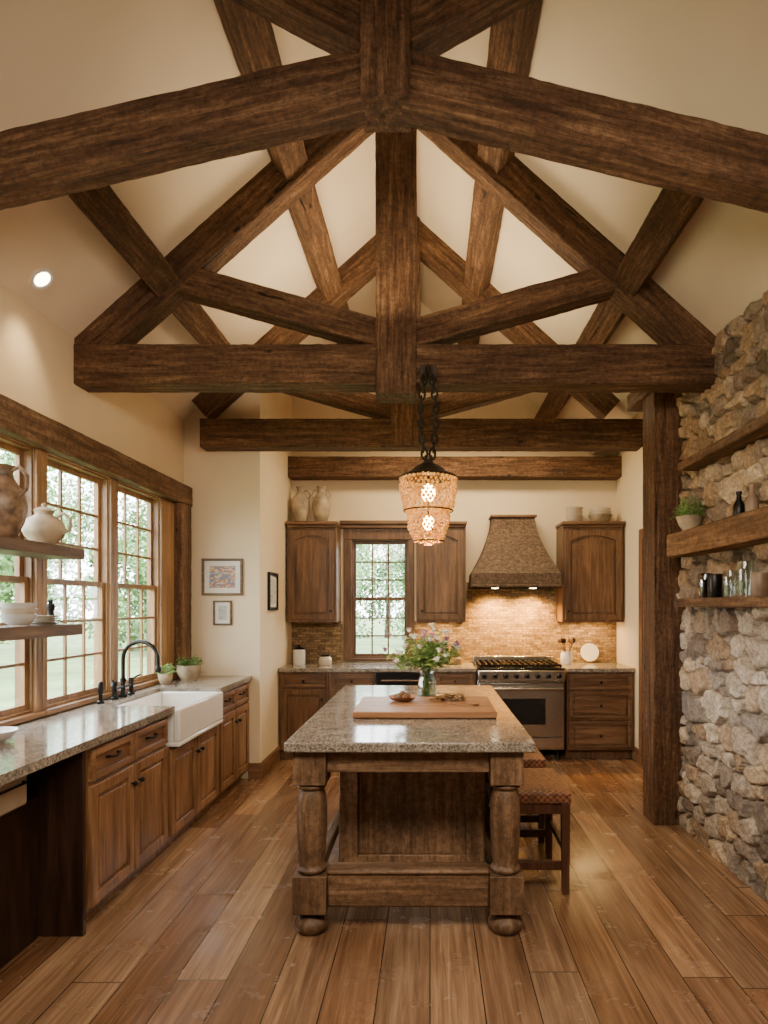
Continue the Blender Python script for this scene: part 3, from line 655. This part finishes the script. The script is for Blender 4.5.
# ---------------------------------------------------------------- things on island
r=root('cutting_board','thick reddish wooden cutting board lying on the island','cutting board',(-.03,3.83,.92))
part(MB().box(-.4,.4,-.3,.3,.004,.04),'board',BRD,r,bev=.006)
part(MB().box(-.36,.36,-.27,-.24,0,.004).box(-.36,.36,.24,.27,0,.004),'feet',BRD,r)
def dish(name,label,cat,loc,R,h,mat,group=None,fr=.45):
    m=MB().lathe([(R*fr,0),(R*fr,.005),(R*.75,h*.35),(R,h),(R*.94,h),(R*.68,h*.42),(R*fr*.6,.012),(0,.011)],(0,0,0),32)
    m.v=[(x+loc[0],y+loc[1],z+loc[2]) for x,y,z in m.v]
    return solo(m,name,mat,label,cat,group)
dish('wooden_dish','small shallow brown dish of walnuts on the cutting board','dish',(-.17,3.93,.96),.09,.03,BRD)
for i in range(7):
    a=i*2*PI/6; rr=.035 if i<6 else 0
    solo(MB().ball((-.17+rr*math.cos(a),3.93+rr*math.sin(a),.99 if i<6 else 1.008),.016,(1.15,1,1),12,8),'walnut',NUT,'brown walnut in the small dish on the cutting board','nut','walnuts in the dish')
m=MB(); 
for i in range(110):
    a=random.uniform(0,2*PI); m.leaf((.12+random.uniform(-.09,.09),3.93+random.uniform(-.05,.05),.966+random.uniform(0,.03)),(math.cos(a),math.sin(a),random.uniform(0,.5)),.045,.02,.1)
solo(m,'dried_herbs',plain('dried herb',(.2,.12,.045),.8,0,.6,40),'small heap of dried brown herbs on the right of the cutting board','herbs',kind='stuff')
r=root('wooden_spoon','small wooden spoon lying on the cutting board beside the herbs','spoon',(.24,3.76,.968))
part(MB().tube([(-.14,.03,0),(-.03,.005,.002),(.0,0,.002)],[.005,.004,.006],8),'handle',BRD,r)
part(MB().ball((.025,-.005,.002),.024,(1.3,.9,.35),14,8),'bowl',BRD,r)
VX,VY=-.02,4.3
r=root('glass_vase','clear glass vase holding flowers on the kitchen island','vase',(VX,VY,.92))
part(MB().lathe([(.05,0),(.06,.01),(.068,.06),(.06,.12),(.048,.16),(.058,.195),(.055,.195),(.045,.16),(.057,.12),(.064,.06),(.055,.014),(0,.012)],(0,0,0),32),'glass_body',GLASS,r)
part(MB().lathe([(.053,.016),(.062,.06),(.055,.115),(0,.115)],(0,0,0),24),'water',WATER,r)
r=root('flower_bouquet','loose bouquet of white and mauve flowers with green foliage in the glass vase','flowers',(VX,VY,.94))
st=MB();lf=MB();wf=MB();pf=MB()
for i in range(70):
    a=random.uniform(0,2*PI); R=.28*math.sqrt(random.random()); top=Vector((R*math.cos(a)*1.0-.01,R*math.sin(a)*.8,.25+.19*(1-(R/.28)**2)*random.uniform(.5,1)+random.uniform(-.05,.03)))
    p0=Vector((random.uniform(-.02,.02),random.uniform(-.02,.02),.0)); p1=Vector((random.uniform(-.02,.02),random.uniform(-.02,.02),.17)); mid=(p1+top)/2+Vector((0,0,.03))
    st.tube([p0,p1,mid,top],.0022,5)
    for k in range(9):
        t=random.uniform(.25,1); q=p1.lerp(top,t); b=random.uniform(0,2*PI)
        lf.leaf(q,(math.cos(b)+top.x*3,math.sin(b)+top.y*3,random.uniform(-.1,.9)),random.uniform(.05,.085),random.uniform(.018,.03),.25)
    if i%3!=2:
        F=pf if i%4==1 else wf; up=Vector((0,-.02,.035))
        for k in range(11):
            b=2*PI*k/11+random.random(); F.leaf(top+up,(math.cos(b),math.sin(b),random.uniform(.1,1.3)),.032,.02,.1)
        F.ball(top+up,.012,n=6,m=4)
part(st,'stems',GREEN,r); part(lf,'foliage',GREEN2,r,recalc=False); part(wf,'white_blossoms',WF,r,recalc=False); part(pf,'mauve_blossoms',PF,r,recalc=False)

# ---------------------------------------------------------------- pendant
PX,PY=-.01,3.82
r=root('pendant_lamp','two tier beaded amber pendant lamp glowing on chains above the island','lamp',(PX,PY,1.92))
part(MB().box(-.05,.05,.04,.13,.98,1.08).tube([(0,.05,1.06),(0,-.01,1.06),(0,-.02,1.03),(0,0,1.0)],.008),'hook',IRON,r,bev=.004)
for sx in (-1,1):
    m=MB()
    for i in range(13):
        z=1.02-i*.0445; off=sx*(.016+.03*math.sin(PI*i/12)); m.link((off,0,z),.017,.033,.008,i%2==0)
    part(m,'chain',IRON,r)
part(MB().lathe([(.014,.5),(.026,.492),(.03,.478),(.045,.472),(.075,.455),(.105,.43),(.125,.408),(.165,.4),(.17,.392),(.165,.385),(.12,.39),(.0,.4)],(0,0,0),36).tube([(0,0,.41),(0,0,.12)],.006),'canopy',IRON,r)
bd=MB(); rd=random.Random(3)
def tier(za,zb,ra,rb,n,k,bulge=0,br=.0105):
    for i in range(n):
        for j in range(k):
            t=j/(k-1); a=2*PI*(i+.5*(j%2)+rd.uniform(-.15,.15))/n; R=ra+(rb-ra)*t+bulge*math.sin(PI*t)+rd.uniform(-.004,.004); bd.ball((R*math.cos(a),R*math.sin(a),za+(zb-za)*t+rd.uniform(-.004,.004)),br*rd.uniform(.7,1.1),(1,1,1.1),6,4)
tier(.38,.2,.166,.14,36,10,.006); tier(.2,.02,.122,.085,27,10,.012); tier(.02,.0,.075,.02,12,3)
part(bd,'bead_strands',BEAD,r,kind='stuff',recalc=False)
for R,z in ((.17,.39),(.147,.192),(.092,.01)): part(MB().tube([(R*math.cos(2*PI*i/36),R*math.sin(2*PI*i/36),z) for i in range(36)],.0045,6,True),'ring',IRON,r)
part(MB().ball((0,0,.3),.042,(1,1,1.3),14,10),'bulb',BULB,r); part(MB().ball((0,0,.12),.034,(1,1,1.3),14,10),'bulb',BULB,r)

th=math.atan(.9); x=-2.085; pz=roofz(x)
r=root('recessed_ceiling_lamp','small round recessed lamp glowing in the left ceiling slope','lamp',(x+.009*math.sin(th),3.43,pz-.009*math.cos(th))); r.rotation_euler=(0,-th,0)
part(MB().lathe([(.058,0),(.066,.0),(.066,.012),(.045,.012),(.045,.004),(.058,0)],(0,0,-.006),32,False),'ring',WHITEC,r)
part(MB().lathe([(.045,0),(.045,.005)],(0,0,-.002),32),'lens',LEDW,r)

# ---------------------------------------------------------------- left shelves + crockery
g='wooden shelves in front of the left window'
solo(MB().box(-2.16,-1.94,2.2,3.6,1.805,1.865),'shelf',SHF,'upper wooden shelf in front of the left window holding two jugs','shelf',g,bev=.006)
solo(MB().box(-2.16,-1.94,2.2,3.58,1.385,1.445),'shelf',SHF,'lower wooden shelf in front of the left window holding bowls','shelf',g,bev=.006)
def jug(name,label,cat,loc,prof,mat,handles,rz=0,group=None,spout=None,lid=None):
    r=root(name,label,cat,loc,rz,group); part(MB().lathe(prof,(0,0,0),32),'body',mat,r)
    for h in handles: part(MB().tube(h,.009,8),'handle',mat,r)
    if spout: part(MB().tube(spout,[.02,.014,.01],10),'spout',mat,r)
    if lid: part(MB().lathe(lid,(0,0,0),28),'lid',mat,r)
    return r
jug('jug','tall brown patterned stoneware jug at the left end of the upper window shelf','jug',(-2.06,3.08,1.865),
 [(.05,0),(.06,.01),(.095,.09),(.108,.16),(.095,.23),(.06,.28),(.045,.31),(.048,.34),(.06,.355),(.053,.355),(.04,.33),(.038,.3)],JUGM,[[(.055,.0,.33),(.1,.0,.345),(.145,.0,.3),(.14,.0,.24),(.09,.0,.2)]],-.2)
jug('teapot','squat beige stoneware pot with handle and short spout on the upper window shelf','pot',(-2.05,3.4,1.865),
 [(.045,0),(.055,.01),(.095,.055),(.105,.09),(.09,.13),(.055,.155),(.04,.165),(.045,.18)],BEIGE,[[(.07,0,.15),(.11,0,.17),(.15,0,.14),(.145,0,.08),(.1,0,.06)]],-.1,None,[(-.08,0,.09),(-.13,0,.13),(-.15,0,.17)],[(.045,.18),(.05,.185),(.03,.2),(.01,.205),(.014,.22),(.0,.228)])
for i in range(3): dish('bowl',['lowest','middle','topmost'][i]+' white bowl of the stack on the lower window shelf','bowl',(-2.04,3.17,1.445+i*.028),.085,.06,WHITEC if i!=1 else CREAMC,'stacked white bowls on the lower shelf')
for i in range(4): dish('plate',['lowest','second','third','topmost'][i]+' plate of the small stack on the lower window shelf','plate',(-2.04,3.37,1.445+i*.012),.085,.014,CREAMC if i%2 else WHITEC,'small plate stack on the lower shelf',.6)
m=MB().lathe([(.026,0),(.028,.01),(.018,.04),(.016,.07),(.023,.09),(.02,.11),(.01,.115),(.014,.13),(0,.14)],(-2.08,3.51,1.445)); solo(m,'pepper_mill',BLACK,'small dark turned pepper mill at the end of the lower window shelf','mill')
dish('bowl','white bowl on the left worktop at the edge of the photo','bowl',(-2.0,2.93,.92),.1,.055,WHITEC)

def plant(name,label,loc,R,h,mat,spread,hh,n,lm,shape=None):
    r=root(name,label,'plant',loc)
    part(MB().lathe(shape or [(R*.6,0),(R*.65,.006),(R*.95,h*.5),(R*.98,h*.9),(R,h),(R*.9,h),(R*.88,h*.85),(0,h*.82)],(0,0,0),28),'pot',mat,r)
    part(MB().lathe([(R*.86,h*.8),(R*.86,h*.86),(0,h*.87)],(0,0,0),20),'soil',SOIL,r)
    m=MB()
    for i in range(n):
        a=random.uniform(0,2*PI); e=random.uniform(.1,1); q=Vector((math.cos(a)*R*.5*random.random(),math.sin(a)*R*.5*random.random(),h*.86)); top=q+Vector((math.cos(a)*spread*(1-e*.7),math.sin(a)*spread*(1-e*.7),hh*e))
        m.tube([q,(q+top)/2+Vector((0,0,.01)),top],.0015,4)
        for k in range(4):
            b=random.uniform(0,2*PI); m.leaf(q.lerp(top,.5+.5*random.random()),(math.cos(b),math.sin(b),random.uniform(-.1,.7)),spread*.35,spread*.16,.3)
    part(m,'foliage',lm,r,recalc=False); return r
plant('potted_plant','small green plant in a grey pot nearer the sink on the left worktop',(-2.1,5.08,.92),.055,.09,BEIGE,.08,.1,34,GREEN2)
plant('potted_plant','leafy green plant in a wide brown pot in the worktop corner',(-2.02,5.36,.92),.1,.13,BEIGE,.11,.1,44,GREEN)
r=root('undercounter_appliance','cream enamel appliance with black top rail on a dark base under the near left worktop','appliance',(-1.955,2.76,0))
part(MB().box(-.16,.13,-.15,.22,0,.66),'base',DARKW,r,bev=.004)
part(MB().box(-.16,.16,-.16,.1,.66,.81),'body',CREAMC,r,bev=.015)
part(MB().box(-.165,.165,-.165,.105,.81,.835),'lid',BLACK,r,bev=.004)
part(MB().tube([(-.06,-.16,.745),(-.06,-.185,.745),(.06,-.185,.745),(.06,-.16,.745)],.006),'handle',BLACK,r)
part(MB().tube([(.16,-.12,.77),(.18,-.12,.77),(.18,.06,.77),(.16,.06,.77)],.006),'rail',BLACK,r)

def picture(name,label,loc,rz,w,h,fw,art,fm,matw):
    r=root(name,label,'picture',loc,rz)
    m=MB().box(-w/2,-w/2+fw,-.025,0,0,h).box(w/2-fw,w/2,-.025,0,0,h).box(-w/2+fw,w/2-fw,-.025,0,0,fw).box(-w/2+fw,w/2-fw,-.025,0,h-fw,h)
    part(m,'frame',fm,r,bev=.003); part(MB().box(-w/2+fw,w/2-fw,-.01,0,fw,h-fw),'mat',MATB,r)
    q=fw+matw; part(MB().box(-w/2+q,w/2-q,-.012,-.01,q,h-q),'print',art,r)
FRM=wood('picture frame wood',(.06,.035,.02),(.14,.09,.05),(.24,.16,.09),'X',.4,30,2,.1)
picture('framed_picture','wide framed landscape print, the upper picture on the wall by the left windows',(-1.852,YP,1.635),0,.365,.33,.022,ART1,FRM,.045)
picture('framed_picture','small framed print hanging below the wide landscape print',(-1.85,YP,1.37),0,.165,.22,.016,ART2,FRM,.03)
picture('framed_picture','dark framed picture on the side wall facing the range',(XA,6.15,1.5),PI/2,.34,.36,.03,ART2,BLACK,.03)

jp=[(.05,0),(.06,.01),(.085,.1),(.1,.19),(.09,.26),(.055,.31),(.04,.335),(.042,.37),(.055,.39),(.048,.39),(.034,.36),(.034,.33)]
jug('jug','tall beige stoneware jug on top of the cabinet, the left one of two','jug',(-1.385,6.86,2.425),jp,BEIGE,[[(.04,0,.35),(.08,0,.35),(.1,0,.3),(.085,0,.27)]],.3,'jugs on top of the left wall cabinet')
jug('jug','tall beige stoneware jug with two handles on top of the cabinet, beside the window','jug',(-1.165,6.86,2.425),jp,BEIGE,[[(.04,0,.35),(.08,0,.35),(.1,0,.3),(.085,0,.27)],[(-.04,0,.35),(-.08,0,.35),(-.1,0,.3),(-.085,0,.27)]],0,'jugs on top of the left wall cabinet')
for i in range(3): dish('bowl',['lowest','middle','topmost'][i]+' bowl of the left stack on top of the cabinet right of the hood','bowl',(1.55,6.88,2.425+i*.045),.095,.08,CREAMC,'bowls on top of the right wall cabinet')
for i in range(3): dish('bowl',['lowest','middle','topmost'][i]+' bowl of the wider right stack on top of the cabinet right of the hood','bowl',(1.83,6.88,2.425+i*.035),.13-.01*i,.09,CREAMC if i else BEIGE,'bowls on top of the right wall cabinet')

r=root('canister','white ceramic canister with lid in the back left corner','canister',(-1.39,6.8,.92))
part(MB().lathe([(.06,0),(.065,.01),(.065,.15),(.055,.16)],(0,0,0)),'body',WHITEC,r); part(MB().lathe([(.06,.16),(.062,.175),(.02,.185),(.012,.19),(.018,.205),(0,.21)],(0,0,0)),'lid',BLACK,r)
r=root('jar','small squat pale jar with dark lid on the back worktop beside the canister','jar',(-1.1,6.72,.92))
part(MB().lathe([(.06,0),(.068,.02),(.065,.07),(.05,.09)],(0,0,0)),'body',CREAMC,r); part(MB().lathe([(.052,.09),(.052,.11),(0,.114)],(0,0,0)),'lid',BLACK,r)
r=root('utensil_crock','white crock of wooden utensils right of the range','utensil crock',(1.44,6.75,.92))
part(MB().lathe([(.05,0),(.062,.02),(.065,.1),(.055,.135),(.06,.145),(.05,.145),(.046,.12),(0,.1)],(0,0,0)),'crock',WHITEC,r)
for i in range(6):
    a=i*1.05; tx,ty=math.cos(a),math.sin(a)
    solo(MB().tube([(1.44+.02*tx,6.75+.02*ty,1.025),(1.44+tx*.065,6.75+ty*.055,1.15)],.005).ball((1.44+tx*.075,6.75+ty*.065,1.175),.02,(1,.5,1.4),8,6),'utensil',BRD if i%2 else BLACK,'kitchen utensil standing in the crock right of the range','utensil','utensils in the crock')
m=MB().lathe([(.04,0),(.09,.012),(.1,.016),(.095,.02),(.04,.008),(0,.008)],(0,0,0),36)
R=Matrix.Rotation(math.radians(80),3,'X'); m.v=[tuple(R@Vector(v)+Vector((1.74,6.99,1.03))) for v in m.v]
solo(m,'plate',WHITEC,'round white plate leaning on the brick backsplash right of the range','plate')
solo(MB().lathe([(.03,0),(.035,.01),(.035,.06),(.025,.07),(.012,.09),(.012,.12)],(.3,6.8,.92)),'oil_bottle',BRONZEC,'small brown bottle on the worktop left of the range','bottle')
solo(MB().lathe([(.035,0),(.04,.01),(.042,.12),(.03,.14),(.015,.17),(.015,.21)],(.18,6.85,.92)),'oil_bottle',SMOKE,'taller dark bottle on the worktop behind the flowers','bottle')

# ---------------------------------------------------------------- right shelves
g='shelves on the stone wall'
beam('mantel_shelf',(1.69,1.8,1.945),(1.69,4.3,1.945),.2,.15,mat=MANT,side=(1,0,0),label='thick rustic timber mantel shelf on the stone wall',cat='shelf',group=g)
beam('wall_shelf',(1.71,1.8,2.46),(1.71,4.22,2.46),.15,.055,mat=HDR,side=(1,0,0),label='thin upper timber shelf on the stone wall, above the mantel shelf',cat='shelf',group=g)
beam('wall_shelf',(1.71,1.8,1.565),(1.71,4.24,1.565),.16,.055,mat=HDR,side=(1,0,0),label='thin lower timber shelf on the stone wall holding glasses',cat='shelf',group=g)
plant('potted_plant','trailing green plant in a beige bowl at the far end of the mantel shelf',(1.675,4.14,2.023),.075,.1,BEIGE,.11,.14,46,GREEN2,[(.03,0),(.035,.01),(.06,.04),(.078,.09),(.08,.1),(.07,.1),(.065,.085),(0,.08)])
def tumbler(name,label,cat,x,y,z,R,h,mat,group):
    return solo(MB().lathe([(R*.85,0),(R*.9,.005),(R,h*.98),(R*.97,h),(R*.92,h*.98),(R*.82,.012),(0,.011)],(x,y,z),24),name,mat,label,cat,group)
gg='glasses and jars on the stone wall shelves'
tumbler('tumbler','dark smoked tumbler farthest along the lower stone wall shelf','glass',1.70,3.95,1.595,.042,.15,SMOKE,gg)
tumbler('tumbler','black tumbler second from the far end of the lower stone wall shelf','glass',1.70,3.82,1.595,.042,.14,BLACK,gg)
tumbler('tumbler','clear tumbler beside the black tumbler on the lower stone wall shelf','glass',1.69,3.6,1.595,.038,.15,GLASS,gg)
tumbler('tumbler','tall clear glass near the photo edge on the lower stone wall shelf','glass',1.69,3.43,1.595,.04,.19,GLASS,gg)
tumbler('tumbler','brown ceramic cup at the photo edge on the lower stone wall shelf','cup',1.69,3.28,1.595,.045,.12,BRONZEC,gg)
def bottle(label,x,y,z,mat,s=1):
    return solo(MB().lathe([(.032*s,0),(.036*s,.01),(.036*s,.08*s),(.016*s,.12*s),(.014*s,.15*s),(.018*s,.155*s),(.018*s,.17*s),(0,.17*s)],(x,y,z),24),'bottle',mat,label,'bottle',gg)
bottle('small dark bottle on the mantel shelf of the stone wall, farther one',1.68,3.48,2.022,BLACK,.85)
bottle('small brown bottle on the mantel shelf at the photo edge',1.68,3.34,2.022,BRONZEC,.9)

# ---------------------------------------------------------------- outdoors
struct(MB().box(-60,40,-20,80,-.4,-.15),'ground',GRASS)
def tree(label,x,y,h,cr,n,seed):
    rd=random.Random(seed); r=root('tree',label,'tree',(x,y,-.15),0,'trees outside the windows')
    part(MB().tube([(0,0,0),(.05,.03,h*.3),(-.04,.05,h*.6),(0,0,h*.9)],[.16,.12,.08,.02],8),'trunk',BARK,r)
    m=MB(); cl=[(rd.uniform(-cr,cr)*.75,rd.uniform(-cr,cr)*.75,h*.1+rd.random()*h*.84,rd.uniform(.24,.46)*cr) for _ in range(28)]
    for i in range(n):
        c=rd.choice(cl); d=Vector((rd.gauss(0,1),rd.gauss(0,1),rd.gauss(0,1))).normalized()*c[3]*rd.random()**.4
        p=Vector(c[:3])+d; p.z=max(p.z,.02); s=rd.uniform(.06,.12); a=Vector((rd.gauss(0,1),rd.gauss(0,1),rd.gauss(0,1))).normalized(); b=a.orthogonal().normalized()
        k=len(m.v); m.v+=[tuple(p-a*s),tuple(p+b*s*.6),tuple(p+a*s),tuple(p-b*s*.6)]; m.f.append((k,k+1,k+2,k+3))
    part(m,'foliage',TREEG,r,recalc=False)
tl='leafy green tree seen through the left windows'
for i,(x,y,h,cr) in enumerate([(-11.5,14.5,4.8,2.2),(-15.5,21.5,7.5,2.9),(-9.6,22.5,4.4,2.1),(-19.5,30.5,9.5,3.6),(-12.0,31.5,6.5,2.8)]):
    tree(tl,x,y,h,cr,9500,i)
tl='leafy green tree seen through the back window'
for i,(x,y,h,cr) in enumerate([(-4.0,23.0,4.2,2.0),(.6,26.0,4.4,2.2),(-2.2,33,5.8,2.6)]): tree(tl,x,y,h,cr,7500,20+i)

# ---------------------------------------------------------------- lights
def area(name,loc,rot,sx,sy,e,col):
    l=bpy.data.lights.new(name,'AREA'); l.shape='RECTANGLE'; l.size=sx; l.size_y=sy; l.energy=e; l.color=col
    o=bpy.data.objects.new(name,l); COL.objects.link(o); o.location=loc; o.rotation_euler=rot; return o
def point(name,loc,e,col,r=.04):
    l=bpy.data.lights.new(name,'POINT'); l.energy=e; l.color=col; l.shadow_soft_size=r
    o=bpy.data.objects.new(name,l); COL.objects.link(o); o.location=loc; return o
WARM=(1,.76,.44)
area('room_fill',(-.1,.9,2.75),(math.radians(44),0,0),2.2,.7,100,(1,.86,.68))  # added fill out of view above the camera, no fixture there
area('ceiling_fill',(XC,4.8,3.3),(PI,0,0),1.4,.8,44,(1,.78,.48))  # added lamp washing the ceiling from the tie beams, no fixture
area('ceiling_fill',(XC,3.6,3.3),(PI,0,0),1.2,.3,9,(1,.78,.48))  # second added ceiling wash, nearer the camera
area('back_wall_fill',(.3,6.1,3.35),(0,0,0),1.6,.4,62,(1,.78,.47))  # added fill over the back cabinets, no fixture modelled
point('pendant_bulb_light',(PX,PY,2.22),1,(1,.5,.13),.03); point('pendant_low_light',(PX,PY,1.86),18,(1,.6,.25),.02)
for x in (.69,1.09):
    l=bpy.data.lights.new('hood_spot','SPOT'); l.energy=150; l.color=(1,.55,.13); l.spot_size=math.radians(130); l.spot_blend=.8; l.shadow_soft_size=.03
    o=bpy.data.objects.new('hood_spot',l); COL.objects.link(o); o.location=(x,6.8,1.71); o.rotation_euler=(math.radians(12),0,0)
area('cabinet_light',(1.7,6.88,1.36),(0,0,0),.4,.05,7,(1,.6,.2)); area('cabinet_light',(.1,6.88,1.36),(0,0,0),.35,.05,6,(1,.6,.2))
l=bpy.data.lights.new('recessed_spot','SPOT'); l.energy=20; l.color=WARM; l.spot_size=math.radians(80); l.spot_blend=.9; l.shadow_soft_size=.05
o=bpy.data.objects.new('recessed_spot',l); COL.objects.link(o); o.location=(-2.02,3.43,3.22); o.rotation_euler=(0,math.radians(12),0)
s=bpy.data.lights.new('sun','SUN'); s.energy=14; s.angle=.03; s.color=(1,.95,.85)
o=bpy.data.objects.new('sun',s); COL.objects.link(o); o.rotation_euler=Vector((-.6,.45,-.75)).to_track_quat('-Z','Y').to_euler()
w=bpy.data.worlds.new('sky'); bpy.context.scene.world=w; w.use_nodes=True; nt=w.node_tree; bg=nt.nodes['Background']
tc=nt.nodes.new('ShaderNodeTexCoord'); sp=nt.nodes.new('ShaderNodeSeparateXYZ'); rp=nt.nodes.new('ShaderNodeValToRGB')
nt.links.new(tc.outputs['Generated'],sp.inputs[0]); nt.links.new(sp.outputs[2],rp.inputs[0]); nt.links.new(rp.outputs[0],bg.inputs[0])
rp.color_ramp.elements[0].color=(.95,.98,1,1); rp.color_ramp.elements[1].color=(.82,.91,1,1); bg.inputs[1].default_value=18.0

# ---------------------------------------------------------------- camera
c=bpy.data.cameras.new('camera'); o=bpy.data.objects.new('camera',c); COL.objects.link(o); o.location=(0,0,1.55); o.rotation_euler=(PI/2,0,0)
c.sensor_width=36; c.lens=640/1024*36; c.shift_x=-46/1024; c.shift_y=93/1024; c.clip_start=.05
bpy.context.scene.camera=o
